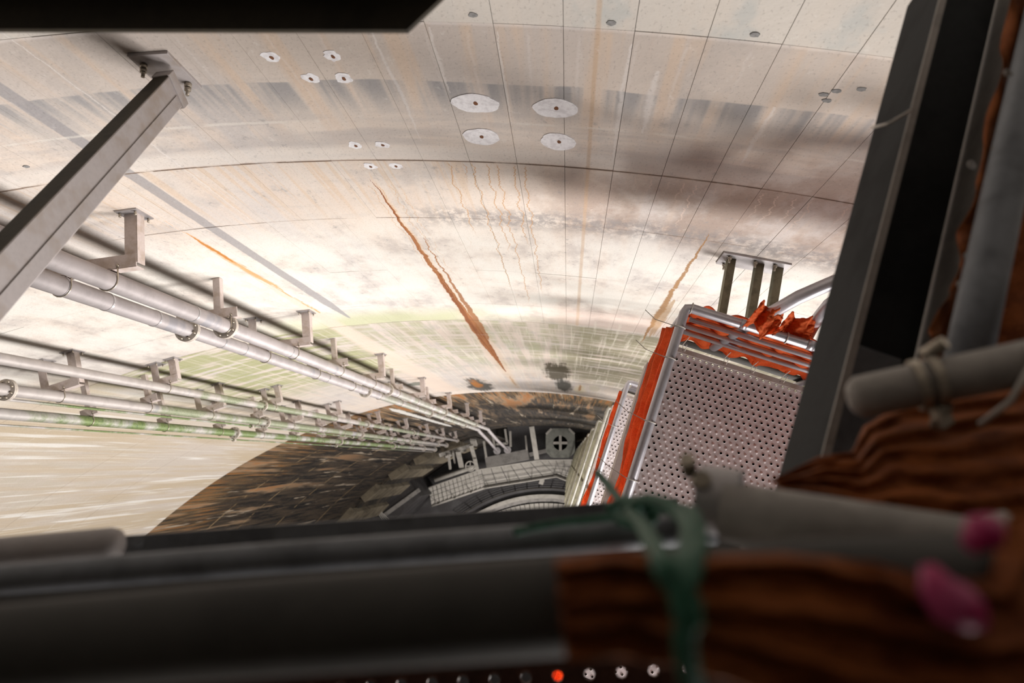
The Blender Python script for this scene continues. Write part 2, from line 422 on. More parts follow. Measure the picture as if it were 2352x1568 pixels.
def pipe_material(name, base, alg, lo, hi):
    """galvanised pipe with bluish patches and a film of algae between two depths"""
    m, t, b = material(name)
    g = t.new('ShaderNodeNewGeometry').outputs['Position']
    sep = t.new('ShaderNodeSeparateXYZ'); t.l.new(g, sep.inputs[0]); d = H-E(t, sep.outputs[2])
    n = t.noise(g, 5, 6, .6); f = t.noise(g, 55, 5, .65); q = t.noise(t.vec(0.0, 0.0, d*1.4), 1, 3, .6)
    col = t.mix(t.sm(n, .42, .62), base, tuple(c*.86 for c in base))
    col = t.mix(t.sm(q, .56, .60)*t.sm(n, .4, .55)*.55, col, (.28, .285, .32))
    col = t.mix(t.sm(f, .58, .72)*.4, col, (.30, .26, .24))
    if alg:
        a = t.sm(d, lo, lo+.8)*t.sm(d, hi, hi-6)*t.sm(t.noise(g, 1.6, 5, .6), .36, .56)
        col = t.mix(a*alg, col, (.155, .215, .062))
        col = t.mix(a*t.sm(f, .5, .64)*alg, col, (.06, .10, .05))
    t.put(b.inputs['Base Color'], col); b.inputs['Roughness'].default_value = .55; b.inputs['Metallic'].default_value = .15
    bp = t.new('ShaderNodeBump'); bp.inputs['Strength'].default_value = .1; bp.inputs['Distance'].default_value = .003
    t.put(bp.inputs['Height'], f); t.l.new(bp.outputs[0], b.inputs['Normal'])
    return m
PIPE1 = pipe_material('grey_pipe_steel', (.46, .42, .42), .35, 13, 30)
PIPE2 = pipe_material('algae_pipe_steel', (.46, .42, .40), .6, 9, 30)
PIPE3 = pipe_material('mossy_pipe_steel', (.45, .42, .40), .95, 7.2, 30)
def net_material(name, c, c2, through=.55):
    m, t, b = material(name)
    g = t.new('ShaderNodeNewGeometry').outputs['Position']
    n = t.noise(g, 18, 5, .6); f = t.noise(g, 260, 3, .6)
    col = t.mix(t.sm(n, .4, .66), c, c2)
    col = t.mix(t.sm(f, .45, .62)*.35, col, tuple(x*.4 for x in c2))
    t.put(b.inputs['Base Color'], col); b.inputs['Roughness'].default_value = .7
    b.inputs['Specular IOR Level'].default_value = .2
    tr_ = t.new('ShaderNodeBsdfTranslucent'); t.put(tr_.inputs[0], col)
    ms_ = t.new('ShaderNodeMixShader'); ms_.inputs[0].default_value = through
    t.l.new(b.outputs[0], ms_.inputs[1]); t.l.new(tr_.outputs[0], ms_.inputs[2])
    t.l.new(ms_.outputs[0], t.n['Material Output'].inputs[0])
    bp = t.new('ShaderNodeBump'); bp.inputs['Strength'].default_value = .3; bp.inputs['Distance'].default_value = .002
    t.put(bp.inputs['Height'], f); t.l.new(bp.outputs[0], b.inputs['Normal'])
    return m
NET = net_material('orange_safety_net', (.98, .24, .07), (.88, .16, .04))
NETD = net_material('shaded_orange_net', (.34, .100, .025), (.19, .050, .013), .12)  # the orange net again, with foreground shade put into its colour

# ------------------------------------------------------------------ shaft structure
def ring_wall(name, mb, a0, a1, d0, d1, rad, seg, thick=.3):
    vs = []; fs = []
    for i in range(seg+1):
        a = a0+(a1-a0)*i/seg
        for r_ in (rad, rad+thick):
            for dd in (d0, d1):
                vs.append((AX+math.sin(a)*r_, AY+math.cos(a)*r_, H-dd))
    for i in range(seg):
        k = i*4; n = k+4
        fs += [(k, k+1, n+1, n), (k+2, n+2, n+3, k+3), (k, n, n+2, k+2), (k+1, k+3, n+3, n+1)]
    if a1-a0 < 6.2: fs += [(0, 2, 3, 1), (seg*4, seg*4+1, seg*4+3, seg*4+2)]
    mb.add(vs, fs, False)
VA0, VA1 = -16/R, 6.5/R          # stretch of wall in view: carries the detailed concrete; the rest goes on around the shaft
wmb = MB()
def arcs(a0, a1, d0, d1, rad, m_in):
    for x0, x1, mi in ((a0, VA0, 12), (VA0, SPLIT[0]/R, m_in*3), (SPLIT[0]/R, SPLIT[1]/R, m_in*3+1), (SPLIT[1]/R, VA1, m_in*3+2), (VA1, a1, 12)):
        k0 = len(wmb.f); ring_wall('w', wmb, x0, x1, d0, d1, rad, max(4, int((x1-x0)*R/.4)))
        WMI.extend([mi]*(len(wmb.f)-k0))
WMI = []
arcs(-math.pi, math.pi, -3.4, 4.02, R+.011, 0)
arcs(-math.pi, math.pi, 4.02, 9.1, R+.011, 1)
arcs(-math.pi, math.pi, 9.1, 19.0, R, 2)
arcs(-math.pi, math.pi, 19.0, 38, R, 3)
for x0, x1 in ((-math.pi, -3.0/R), (4.6/R, math.pi)):
    k0 = len(wmb.f); ring_wall('w', wmb, x0, x1, 38, H, R, 120); WMI.extend([9 if x0 < 0 else 11]*(len(wmb.f)-k0))
WALL = wmb.obj('wall_shaft', ZM[0][0], origin=Vector((AX, AY, 0)), kind='structure', label='curved stained concrete wall of the deep shaft')
for m_ in [q_ for r_ in ZM for q_ in r_][1:]+[FARC]: WALL.data.materials.append(m_)
WALL.data.polygons.foreach_set('material_index', WMI)
fl = MB(); n = 96
fl.add([(AX, AY, 0)]+[(AX+math.sin(2*math.pi*i/n)*19, AY+math.cos(2*math.pi*i/n)*19, 0) for i in range(n)],
       [(0, 1+i, 1+(i+1) % n) for i in range(n)])
fl.obj('floor', FLOORM, kind='structure', label='dark wet concrete floor at the bottom of the shaft')
ce = MB(); ce.add([(AX, AY, H+3.4)]+[(AX+math.sin(2*math.pi*i/n)*15.3, AY+math.cos(2*math.pi*i/n)*15.3, H+3.4) for i in range(n)],
       [(0, 1+i, 1+(i+1) % n) for i in range(n)])
ce.obj('light_shield', DARKC, kind='structure', label='unseen dark slab added over the shaft to block light from above')  # unseen slab, added to keep light from above out of the shaft
# formwork panels cast into the upper wall: one mesh per row, shared around the circle
rows = ((1.22, 2.62, -1.2, 4.8), (2.62, 4.02, -3.3, 5.1), (4.02, 5.07, -4.5, 5.1), (5.07, 6.57, -6.0, 5.1), (6.57, 8.07, -7.5, 4.8), (8.07, 9.10, -8.7, 4.5))
for d0, d1, s0, s1 in rows:
    mb = MB(); g = .0013; ns = 3; vs = []; fs = []
    for i in range(ns+1):
        a = (g+(.30-2*g)*i/ns)/R
        for r_ in (R, R+.013):
            for dd in (d0+g, d1-g): vs.append((math.sin(a)*r_, math.cos(a)*r_, -dd+d1))
    for i in range(ns):
        k = i*4; q = k+4
        fs += [(k, k+1, q+1, q), (k+2, q+2, q+3, k+3), (k, q, q+2, k+2), (k+1, k+3, q+3, q+1)]
    fs += [(0, 2, 3, 1), (ns*4, ns*4+1, ns*4+3, ns*4+2)]
    mb.add(vs, fs); mes = [mb.mesh('panel', m_) for m_ in ZM[0 if d1 < 4.1 else 1]]
    k0 = math.ceil((s0-1.41)/.3); k1 = math.floor((s1-1.41)/.3)
    for k in range(k0, k1):
        sv = 1.41+k*.3
        o = bpy.data.objects.new('panel', mes[0 if sv < SPLIT[0]-.01 else 1 if sv < SPLIT[1]-.01 else 2]); COL.objects.link(o); o.parent = WALL
        nn, tt, uu = wall_frame(sv+.15); off = random.uniform(-.0016, .0016)
        o.location = (nn.x*off, nn.y*off, H-d1)
        o.rotation_euler = (0, 0, -sv/R)
# mortar patches, plugs and anchor holes on the wall
def wall_disc(name, s, d, rs, rd, thick, m, jag=0.0, parent=WALL, seg=28):
    mb = MB(); vs = []
    for th in (.002, -thick):
        for k in range(seg):
            a = 2*math.pi*k/seg; j = 1+jag*(mnoise.noise(Vector((math.cos(a)*1.3+s*7, math.sin(a)*1.3+d*5, .3)))+.6*mnoise.noise(Vector((math.cos(a)*4+s*9, math.sin(a)*4+d*3, 1.3))))
            vs.append(wall_pt(s+math.cos(a)*rs*j, d+math.sin(a)*rd*j, -th))
    fs = [tuple(range(seg, 2*seg))]+[(k, (k+1) % seg, seg+(k+1) % seg, seg+k) for k in range(seg)]
    mb.add(vs, fs); return mb.obj(name, m, parent)
for s, d, rs, rd in ((1.24, 3.295, .128, .095), (1.665, 3.305, .118, .10), (1.225, 3.675, .105, .105), (1.675, 3.685, .105, .105)):
    wall_disc('mortar_patch', s, d, rs, rd, .0025, PATCHM, .12)
    wall_disc('anchor_hole', s+.005, d-.005, .012, .02, .004, RUSTM, .2, seg=10)
for s, d in ((.315, 2.875), (.615, 2.875), (.435, 3.065), (.605, 3.065), (.435, 3.81), (.605, 3.80), (.44, 4.11), (.61, 4.105)):
    wall_disc('mortar_patch', s, d, .042, .045, .002, PATCHM, .35, seg=18)
    wall_disc('anchor_hole', s+.002, d+.005, .010, .016, .0035, RUSTM, .3, seg=9)
for s, d in ((1.33, 2.565), (1.91, 2.575), (2.49, 2.575), (-1.65, 3.76), (3.02, 2.86), (2.93, 2.90), (2.92, 2.985), (2.89, 2.94)):
    wall_disc('mortar_plug', s, d, .020, .016, .003, PLUGM, .3, seg=16)

# ------------------------------------------------------------------ pipes
ORD = ['topmost', 'second', 'third', 'fourth', 'fifth', 'sixth', 'seventh', 'eighth', 'ninth', 'tenth', 'eleventh', 'twelfth', 'thirteenth', 'fourteenth', 'fifteenth', 'sixteenth', 'seventeenth', 'eighteenth']
def flange(parent, x, y, d, r, ro, nb=8):
    f = MB().pipe(P(x, y, d-.022), P(x, y, d-.001), ro, r*.9).pipe(P(x, y, d+.001), P(x, y, d+.022), ro, r*.9).obj('flange', FLANGE, parent)
    rb = (r+ro)/2
    for k in range(nb):
        a = 2*math.pi*(k+.5)/nb; q = (x+math.cos(a)*rb, y+math.sin(a)*rb)
        MB().tube([P(*q, d-.044), P(*q, d+.04)], .011, 6).obj('bolt', BOLT, f)
    return f
def vpipe(name, x, y, r, d0, d1, m, flanges, label, ro, tail=None, welds=(), group=None):
    root = empty(name, P(x, y, tail[-1][2] if tail else d1), label, 'pipe', group)
    pts = [P(x, y, d0), P(x, y, d1)]
    if tail:
        pts = [P(x, y, d0), P(x, y, d1-.5)]+[P(*q) for q in tail]
    MB().tube(pts, r, 28).obj('pipe_run', m, root)
    for fd in flanges: flange(root, x, y, fd, r, ro)
    for wd in welds: MB().pipe(P(x, y, wd-.012), P(x, y, wd+.012), r+.0035, r-.002, 28).obj('weld_bead', STEEL, root)
    return root
X1, Y1, X2, Y2 = -3.345, 1.300, -3.70, 1.262
t1 = [(X1, Y1, 28.9), (X1, Y1-.06, 29.3), (X1+.02, .95, 32.5), (-3.31, .57, 38.0)]
t2 = [(X2, Y2, 28.4), (X2, Y2-.06, 28.8), (X2-.05, .93, 32.5), (-3.89, .52, 38.0)]
p1 = vpipe('drain_pipe', X1, Y1, .0735, -2.6, 29.0, PIPE1, (.3, 6.36, 12.5, 18.4, 24.6), 'right-hand pipe of the grey twin pair crossing the upper left wall', .122, t1, (3.9, 5.75, 7.9))
p2 = vpipe('drain_pipe', X2, Y2, .0735, -2.6, 28.5, PIPE1, (.2, 6.30, 12.3, 18.2, 24.4), 'left-hand pipe of the grey twin pair, partly behind its neighbour', .122, t2, (4.6, 5.1, 5.75, 6.95, 7.45, 10.2))
for pp, q in ((p1, t1[-1]), (p2, t2[-1])):
    MB().tube([P(*q), P(q[0], q[1], q[2]+.06)], .2, 24).obj('end_flange', STEEL, pp)
vpipe('drain_pipe', -5.545, .985, .060, -2.6, 34.5, PIPE2, (.1, 6.0, 12.08, 18.66, 24.4, 30.6, 34.4), 'single slim grey pipe running above the two mossy pipes', .100)
vpipe('drain_pipe', -6.005, .745, .066, -2.6, 34.0, PIPE2, (.7, 6.86, 13.23, 19.6, 25.75, 31.5, 33.9), 'middle pipe of the left group with a big bolted flange at the picture edge', .118)
vpipe('drain_pipe', -6.38, .52, .066, -2.6, 33.0, PIPE3, (.4, 6.5, 12.76, 18.9, 24.9, 30.3, 32.9), 'lowest pipe of the left group covered with green moss', .112)
vpipe('conduit', -6.14, .66, .017, -2.6, 33.0, PIPE3, (12.95, 19.3), 'thin mossy conduit between the middle pipe and the mossy pipe', .045)
vpipe('conduit', -6.50, .40, .013, -2.6, 33.0, PIPE3, (13.0, 19.0), 'thin conduit on the lower side of the green mossy pipe', .04)

# ------------------------------------------------------------------ pipe brackets
def frame_of(x, y):
    s = math.atan2(x-AX, y-AY)*R
    return s, wall_frame(s)
def u_bolt(root, x, y, d, r, n, t, reach):
    c = P(x, y, d); pts = [c-n*reach+t*(r+.006)]
    for k in range(9):
        a = math.pi*k/8; pts.append(c+t*math.cos(a)*(r+.006)+n*math.sin(a)*(r+.006))
    pts.append(c-n*reach-t*(r+.006))
    u = MB().tube(pts, .006, 8).obj('u_bolt', BOLT, root)
    for sgn in (1, -1):
        q = c-n*(reach-.005)+t*sgn*(r+.006)
        MB().tube([q-n*.012, q+n*.004], .012, 6).obj('nut', BOLT, u)
def bracket(x, y, r, d, wide, label, group, extra=(), arm=True):
    """arm out from a wall plate, mitred to a cross bar behind the pipe(s)"""
    s, (n, t, u) = frame_of(x, y)
    off = R-math.hypot(x-AX, y-AY)
    root = empty('pipe_bracket', wall_pt(s, d), label, 'bracket', group)
    face = off-r-.004                      # distance of the cross bar face from the wall
    c = wall_pt(s, d); hw = .05
    left, right = wide
    if arm:
        for q in ((right-.0,), (left+.0,)):
            q = q[0]
            pl = MB().box(c+t*q+n*.006, t*.085, n*.006, u*.11).obj('wall_plate', STEEL, root)
            for a, b in ((-.06, .08), (.06, .08), (-.06, -.08), (.06, -.08)):
                MB().tube([c+t*(q+a)+n*.01+u*b, c+t*(q+a)+n*.045+u*b], .009, 6).obj('bolt', BOLT, pl)
            # angle section arm: top leg and side leg
            sg = 1 if q > 0 else -1
            la = (face-.045)/2
            MB().box(c+t*(q+sg*.046)+n*(la+.012), t*.004, n*la, u*.045).box(c+t*(q-sg*.004)+n*(la+.012)+u*.041, t*.0455, n*la, u*.004).obj('arm', BRACK, root)
    L = (right-left)/2+.04; m_ = (right+left)/2
    MB().box(c+t*m_+n*(face-.004), t*L, n*.004, u*.046).box(c+t*m_+n*(face-.0545)+u*.0465, t*L, n*.046, u*.004).obj('cross_bar', BRACK, root)
    if not arm:
        MB().box(c+t*(m_*.4)+n*(face/2-.03), t*.035, n*(face/2-.035), u*.035).obj('arm', BRACK, root)
    u_bolt(root, x, y, d-.05, r, n, t, r+.03)
    for (x2, y2, r2) in extra: u_bolt(root, x2, y2, d-.05, r2, n, t, r2+.03)
    return root
k = 0
for i in range(14):
    d = 4.65+i*1.72
    big = i % 2 == 0
    bracket(X1, Y1, .0735, d, (-.50, .18) if big else (-.44, .10),
            f'{ORD[i]} bracket from the top behind the grey twin pipes, {"box-framed with wall plate" if big else "short cross bar"}', 'twin pipe brackets', ((X2, Y2, .0735),), big)
for i in range(9):
    d = 5.6+i*3.5
    bracket(-5.545, .985, .060, d, (-.13, .13), f'{ORD[i]} bracket from the top under the slim upper pipe of the left group', 'slim pipe brackets')
for i in range(16):
    d = 5.95+i*1.74
    big = i % 2 == 1
    bracket(-6.005, .745, .066, d, (-.16, .22) if big else (-.05, .12), f'{ORD[i]} bracket from the top under the middle pipe of the left group', 'middle pipe brackets', (), big)
for i in range(14):
    d = 7.0+i*1.75
    bracket(-6.38, .52, .066, d, (-.06, .10), f'{ORD[i]} bracket from the top behind the lowest mossy pipe', 'mossy pipe brackets', (), False)

# ------------------------------------------------------------------ strut bolted to the wall, upper left
sp = empty('support_strut', wall_pt(-.25, 3.1), 'grey box-section strut with base plate bolted to the upper left wall', 'strut')
n, t, u = wall_frame(-.25)
MB().box(wall_pt(-.25, 2.945)+n*.008, t*.10, n*.008, u*.155).obj('base_plate', STRUT, sp, bevel=.002)
A_ = at(372, 176, 2.86); B_ = at(-70, 628, 1.86)
ax = (B_-A_).normalized(); side = Vector((0, 0, 1)).cross(ax).normalized(); upv = ax.cross(side).normalized()
if upv.z < 0: upv = -upv
if side.dot(Vector((1, -1, 0))) < 0: side = -side
A0 = wall_pt(-.25, 2.93, .016)
B_ = A_+(B_-A_)*2.1
L = (B_-A_).length/2; c = (A_+B_)/2-upv*.075
beam = MB().box(c, ax*L, side*.036, upv*.075)
beam.obj('box_beam', STRUT, sp, bevel=.006)
MB().box(c+upv*.0765, ax*(L-.01), side*.036, upv*.0015).obj('shaded_top_face', DARKST, sp)  # thin dark plate: shade of the upward face put into the colour
MB().box(c+side*.038-upv*.018, ax*(L-.02), side*.0012, upv*.003).obj('weld_seam', STRUT, sp)
MB().box(A_-upv*.075-ax*.02, ax*.03, side*.045, upv*.085).obj('end_cap', STRUT, sp, bevel=.003)
for (ss, dd) in ((-.31, 2.86), (-.19, 3.04)):
    b0 = wall_pt(ss, dd)
    bo = MB().tube([b0+n*.014, b0+n*.085], .009, 10).obj('anchor_bolt', BOLT, sp)
    MB().tube([b0+n*.018, b0+n*.04], .018, 6).obj('nut', BOLT, bo)
    MB().tube([b0+n*.045, b0+n*.06], .016, 6).obj('nut', BOLT, bo)

# ------------------------------------------------------------------ stair tower landings
Z0, HP = 3.70, 3.60
CX, CY = .655, .825
AV = Vector((.945, -.327, 0)); BV = Vector((-.327, -.945, 0)); UP = Vector((0, 0, 1))
LA, LB = 1.7, 2.3
RZ = (0, .18, .37, .53); DK = .97
def perforated(la, lb, pitch=.043, rh=.0088, seed=3, av=None, bv=None):
    rnd = random.Random(seed); mb = MB()
    na = int(la/pitch); nb = int(lb/(pitch*.9)); pb = lb/nb; pa = la/na
    for j in range(nb):
        o = .5*pa if j % 2 else 0
        for i in range(na):
            a0 = i*pa+o; cx = a0+pa/2; cy = j*pb+pb/2
            edge = i < 1 or i > na-6 or j < 9 or j > nb-6
            dome = (not edge) and rnd.random() < .55
            r0 = rh*(.95 if not dome else .8)
            out = []; mid_ = []; inn = []
            for k in range(8):
                an = 2*math.pi*k/8
                ca, sa = math.cos(an), math.sin(an); q = 1/max(abs(ca), abs(sa))
                out.append((cx+ca*q*pa/2, cy+sa*q*pb/2, 0))
                mid_.append((cx+ca*rh*1.35, cy+sa*rh*1.35, .0005)); inn.append((cx+ca*r0, cy+sa*r0, .0035))
            if dome:
                tip = [(cx+math.cos(2*math.pi*k/8)*rh*.35, cy+math.sin(2*math.pi*k/8)*rh*.35, .0062) for k in range(8)]
            else:
                tip = [(cx+math.cos(2*math.pi*k/8)*r0*.95, cy+math.sin(2*math.pi*k/8)*r0*.95, -.004) for k in range(8)]
            vs = out+mid_+inn+tip; fs = []
            for l in range(3):
                for k in range(8):
                    k2 = (k+1) % 8; fs.append((l*8+k, l*8+k2, (l+1)*8+k2, (l+1)*8+k))
            if dome: fs.append(tuple(range(24, 32)))
            vs = [tuple((av or AV)*p[0]+(bv or BV)*p[1]+UP*p[2]) for p in vs]
            mb.add(vs, fs)
    return mb
DECK = perforated(LA-.10, LB-.10).mesh('deck_plate', PLATE)
DECKO = DECK.copy(); DECKO.materials.clear(); DECKO.materials.append(OLIVE)
def L3(a, b, d): return AV*a+BV*b-UP*d
def landing_meshes(rm, sm_, dm):
    ms = []
    corner = .03
    ms.append(('top_rail', MB().tube([L3(LA, 0, 0), L3(.035, 0, 0), L3(.008, .008, 0), L3(0, .035, 0), L3(0, LB, 0)], .0265, 16).mesh('top_rail', rm)))
    for z in RZ[1:]:
        ms.append(('mid_rail', MB().tube([L3(.055, .012, z), L3(LA, .012, z)], .0175, 12).mesh('mid_rail', rm)))
        ms.append(('mid_rail', MB().tube([L3(.012, .055, z), L3(.012, LB, z)], .0175, 12).mesh('mid_rail', rm)))
    for a, b in ((.012, .012), (.95, .012), (.012, 1.25)):
        ms.append(('post', MB().tube([L3(a, b, .01), L3(a, b, DK+.1)], .02, 12).mesh('post', rm)))
    for a in (.30, .66):
        ms.append(('rail_coupler', MB().tube([L3(a, 0, 0), L3(a+.035, 0, 0)], .029, 16).mesh('rail_coupler', rm)))
    ms.append(('deck_plate', dm))
    ms.append(('hole_shade_sheet', MB().box(L3(LA/2, LB/2, DK+.07), AV*(LA/2-.06), BV*(LB/2-.06), UP*.004).mesh('hole_shade_sheet', DARKST)))  # dark sheet added below the deck so its holes look shaded
    # deck edge: folded lip on the wall side and a stringer channel on the open side
    ms.append(('shade_backing', MB().box(L3(LA/2, -.012, DK-.02), AV*(LA/2), BV*.003, UP*.09).mesh('shade_backing', DARKST)))  # dark backing added as shade in the gap under the net hem
    ms.append(('deck_lip', MB().box(L3(LA/2, .045, DK-.012), AV*(LA/2), BV*.016, UP*.014).mesh('deck_lip', sm_)))
    ms.append(('stringer', MB().box(L3(-.045, LB/2+.1, DK+.04), AV*.004, BV*(LB/2-.1), UP*.10).box(L3(-.005, LB/2+.1, DK-.055), AV*.04, BV*(LB/2-.1), UP*.005).box(L3(-.005, LB/2+.1, DK+.135), AV*.04, BV*(LB/2-.1), UP*.005).mesh('stringer', sm_)))
    return ms
MS = landing_meshes(RAIL, BRACK, DECK)
MSO = landing_meshes(mat('dusty_pale_rail', (.60, .58, .52), .6, .1, .25, 6, bump=.05), OLIVE, DECKO)
LAND = []
NLEV = 13
for k in range(NLEV):
    d = Z0+HP*k
    where = ['with orange netting and perforated plate, nearest below the viewer', 'with an orange strip, second below the viewer'][k] if k < 2 else f'with dusty pale rails, {ORD[k]} down the stair tower'
    root = empty('stair_landing', P(CX, CY, d), f'steel stair landing {where}', 'landing', 'stair tower landings')
    for nm, me in (MS if k < 2 else MSO):
        off = L3(.05, .05, DK) if nm == 'deck_plate' else Vector((0, 0, 0))
        shared(nm, me, root, off)
    LAND.append(root)

# ------------------------------------------------------------------ folded netting
def sheet(name, edge_a, edge_b, nu, nv, nrm, amp, folds, m, parent=None, jit=.3, seed=0, thick=.002, profile=None, along='v', tatter=0.0, **kw):
    """cloth between two polylines, with folds; nrm = direction of the fold relief"""
    def poly(pts, q):
        q *= len(pts)-1; i = min(int(q), len(pts)-2); f = q-i
        return pts[i].lerp(pts[i+1], f)
    ea = [Vector(p) for p in edge_a]; eb = [Vector(p) for p in edge_b]; vs = []; fs = []
    for i in range(nu+1):
        for j in range(nv+1):
            U, Vv = i/nu, j/nv
            if tatter and (j == 0 or j == nv): Vv += tatter*mnoise.noise(Vector((U*9, seed, j)))*(1 if j else -1)
            p = poly(ea, U).lerp(poly(eb, U), Vv)
            ph = (Vv if along == 'u' else U)*folds*2*math.pi
            ns = mnoise.noise(Vector((U*6+seed, Vv*6, seed*1.7)))
            pr = profile(U, Vv) if profile else 0
            env = 1.0
            p = p+nrm*(amp*math.sin(ph+ns*2.2)*env+amp*jit*mnoise.noise(Vector((U*17, Vv*17, seed)))*2+pr)
            vs.append(p)
    for i in range(nu):
        for j in range(nv):
            k = i*(nv+1)+j; fs.append((k, k+1, k+nv+2, k+nv+1))
    mb = MB(); mb.add(vs, fs, True)
    o = mb.obj(name, m, parent, **kw)
    sd = o.modifiers.new('thickness', 'SOLIDIFY'); sd.thickness = thick
    return o
def ring_tie(pts, r, parent): return MB().tube(pts, r, 6).obj('tie', TIEM, parent)
def landing_net(k, full):
    d = Z0+HP*k; base = P(CX, CY, d)
    def Q(a, b, z): return base+L3(a, b, z)
    side = -1
    lab = 'bright orange safety net bundled along the open rail of the nearest landing' if k == 0 else 'orange strip of net tied along the rail of the second landing'
    root = empty('safety_net', Q(0, 1.0, .6), lab, 'net')
    wid = .34 if k == 0 else .16
    ea = [Q(-.02, .12+.22*i, .02) for i in range(11)]
    bul = [.01, .045, .06, .055, .0, .05, .075, .06, .05, .05, .04]
    eb = [Q(-.035-bul[i]*.35, .10+.22*i, wid+.06*math.sin(i*1.3)) for i in range(11)]
    def prof(U, V): return (.032 if k == 0 else .012)*math.sin(math.pi*min(1, V*1.05))*(1-.65*math.exp(-((U-.40)/.05)**2))
    sheet('net_cloth', ea, eb, 120, 26, -AV, .012, 4.5, NET, root, .5, k*3+1, .0015, prof, 'u')
    for b in (.12, .30, .66, .98, 1.32, 1.40) if k == 0 else (.5, 1.0, 1.5):
        c0 = Q(0, b, 0)
        ring_tie([c0+(AV*math.cos(x)+UP*math.sin(x))*.031 for x in [2*math.pi*q/14 for q in range(15)]], .0028, root)
        ring_tie([c0+AV*-.03, Q(-.13, b-.03, .12), Q(-.20, b-.06, .10)], .0022, root)
    if full:
        # wall-side netting behind the rails with a scalloped lower hem laced to the plate
        top = [Q(.03+.10*i, -.035, .03) for i in range(17)]
        bot = [Q(.03+.10*i, .0, .76+.10*abs(math.sin(i*.9))+.06*math.sin(i*2.1)) for i in range(17)]
        sheet('net_cloth', top, bot, 120, 30, BV, .016, 9, NET, root, .9, 5, .0015)
        for a in (.14, .42, .60, .80, 1.02):
            c0 = Q(a, .03, .80)
            ring_tie([Q(a, .0, .66), Q(a-.01, .035, .80), Q(a+.012, .05, .93), Q(a+.02, .06, .86), Q(a+.01, .035, .76)], .0028, root)
        for a in (.03, .55, .95):
            c0 = Q(a, 0, 0)
            ring_tie([c0+(BV*math.cos(x)+UP*math.sin(x))*.031 for x in [2*math.pi*q/14 for q in range(15)]], .0028, root)
    return root
landing_net(0, True)
landing_net(1, False)
# diagonal tube brace crossing under the top rail, with its wall anchor frame
br = empty('brace_tube', at(1640, 795, 4.55), 'bent grey brace tube reaching from the wall to the near landing rails', 'tube')
MB().tube([at(2500, 430, 3.2), at(2010, 610, 3.30), at(1905, 652, 3.32), at(1835, 682, 3.40), at(1782, 712, 3.55), at(1740, 735, 3.75), at(1690, 762, 4.0), at(1640, 795, 4.45)], .034, 20).obj('tube', RAIL, br)
br2 = empty('brace_tube', at(1850, 745, 3.9), 'second grey brace tube half hidden behind the dark steel channel', 'tube')
MB().tube([at(2450, 380, 3.1), at(1990, 640, 3.25), at(1905, 700, 3.45), at(1868, 745, 3.75), at(1850, 780, 4.0)], .034, 20).obj('tube', RAIL, br2)
for px, py, d, s_, lab in ((1772, 722, 3.52, 1.0, 'torn red-orange net knotted round the bent brace tube'), (1842, 745, 3.62, 1.1, 'torn red-orange net knotted beside the dark channel')):
    c0 = at(px, py, d)
    ea = [c0+AV*(x*.07*s_)+BV*(-.04)+UP*(.05*math.sin(x*5)) for x in (-1, -.3, .4, 1)]
    eb = [c0+AV*(x*.09*s_-.02)+BV*(.07+.03*math.sin(x*4))+UP*(-.10+.05*math.cos(x*7)) for x in (-1, -.3, .4, 1)]
    sheet('net_scrap', ea, eb, 30, 30, (BV*.3+UP).normalized(), .016, 2.5, NET, None, .35, px*.01, .0015, None, 'v', .12, label=lab, cat='net')
wa = empty('wall_anchor_frame', wall_pt(3.05, 5.3), 'grey-green steel anchor frame on the wall behind the near landing', 'bracket')
n, t, u = wall_frame(3.25)
cw = wall_pt(3.22, 5.40)
MB().box(cw+n*.008, t*.26, n*.008, u*.15).obj('wall_plate', STEEL, wa)
for q in (-.17, .05, .2):
    MB().box(cw+t*q+n*.24, t*.03, n*.23, u*.05).obj('arm', OLIVE, wa)
for q, v in ((-.2, .1), (-.2, -.1), (.0, .1), (.15, .1)):
    bo = MB().tube([cw+t*q+u*v+n*.01, cw+t*q+u*v+n*.07], .009, 8).obj('anchor_bolt', BOLT, wa)
    MB().tube([cw+t*q+u*v+n*.02, cw+t*q+u*v+n*.04], .017, 6).obj('nut', BOLT, bo)

# ------------------------------------------------------------------ bottom of the shaft
def ringseg(mb, a0, a1, r0, r1, d0, d1, seg=24):
    """annular slab between depths d0 (top) and d1; angles given as arc s at radius R"""
    vs = []; fs = []
    for i in range(seg+1):
        a = (a0+(a1-a0)*i/seg)/R
        for r_ in (r0, r1):
            for dd in (d0, d1): vs.append((AX+math.sin(a)*r_, AY+math.cos(a)*r_, H-dd))
    for i in range(seg):
        k = i*4; q = k+4
        fs += [(k, k+1, q+1, q), (k+2, q+2, q+3, k+3), (k, q, q+2, k+2), (k+1, k+3, q+3, q+1)]
    fs += [(0, 2, 3, 1), (seg*4, seg*4+1, seg*4+3, seg*4+2)]
    mb.add(vs, fs); return mb
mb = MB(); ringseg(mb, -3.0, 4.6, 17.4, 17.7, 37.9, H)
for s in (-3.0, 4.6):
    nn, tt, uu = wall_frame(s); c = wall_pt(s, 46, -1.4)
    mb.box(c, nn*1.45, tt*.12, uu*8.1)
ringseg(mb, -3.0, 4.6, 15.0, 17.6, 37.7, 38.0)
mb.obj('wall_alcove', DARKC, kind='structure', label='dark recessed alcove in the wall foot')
for i in range(7):
    s = -2.2+i*.95
    nn, tt, uu = wall_frame(s); c = wall_pt(s, 46, -2.2)
    MB().box(c, nn*.2, tt*.13, uu*7.9).obj('trim_%d' % (i+1), DARKC if i % 2 else mat('brown_stained_pilaster', (.10, .075, .05), .85, 0, .4, 2), kind='structure', label='narrow stained pilaster in the dark alcove')
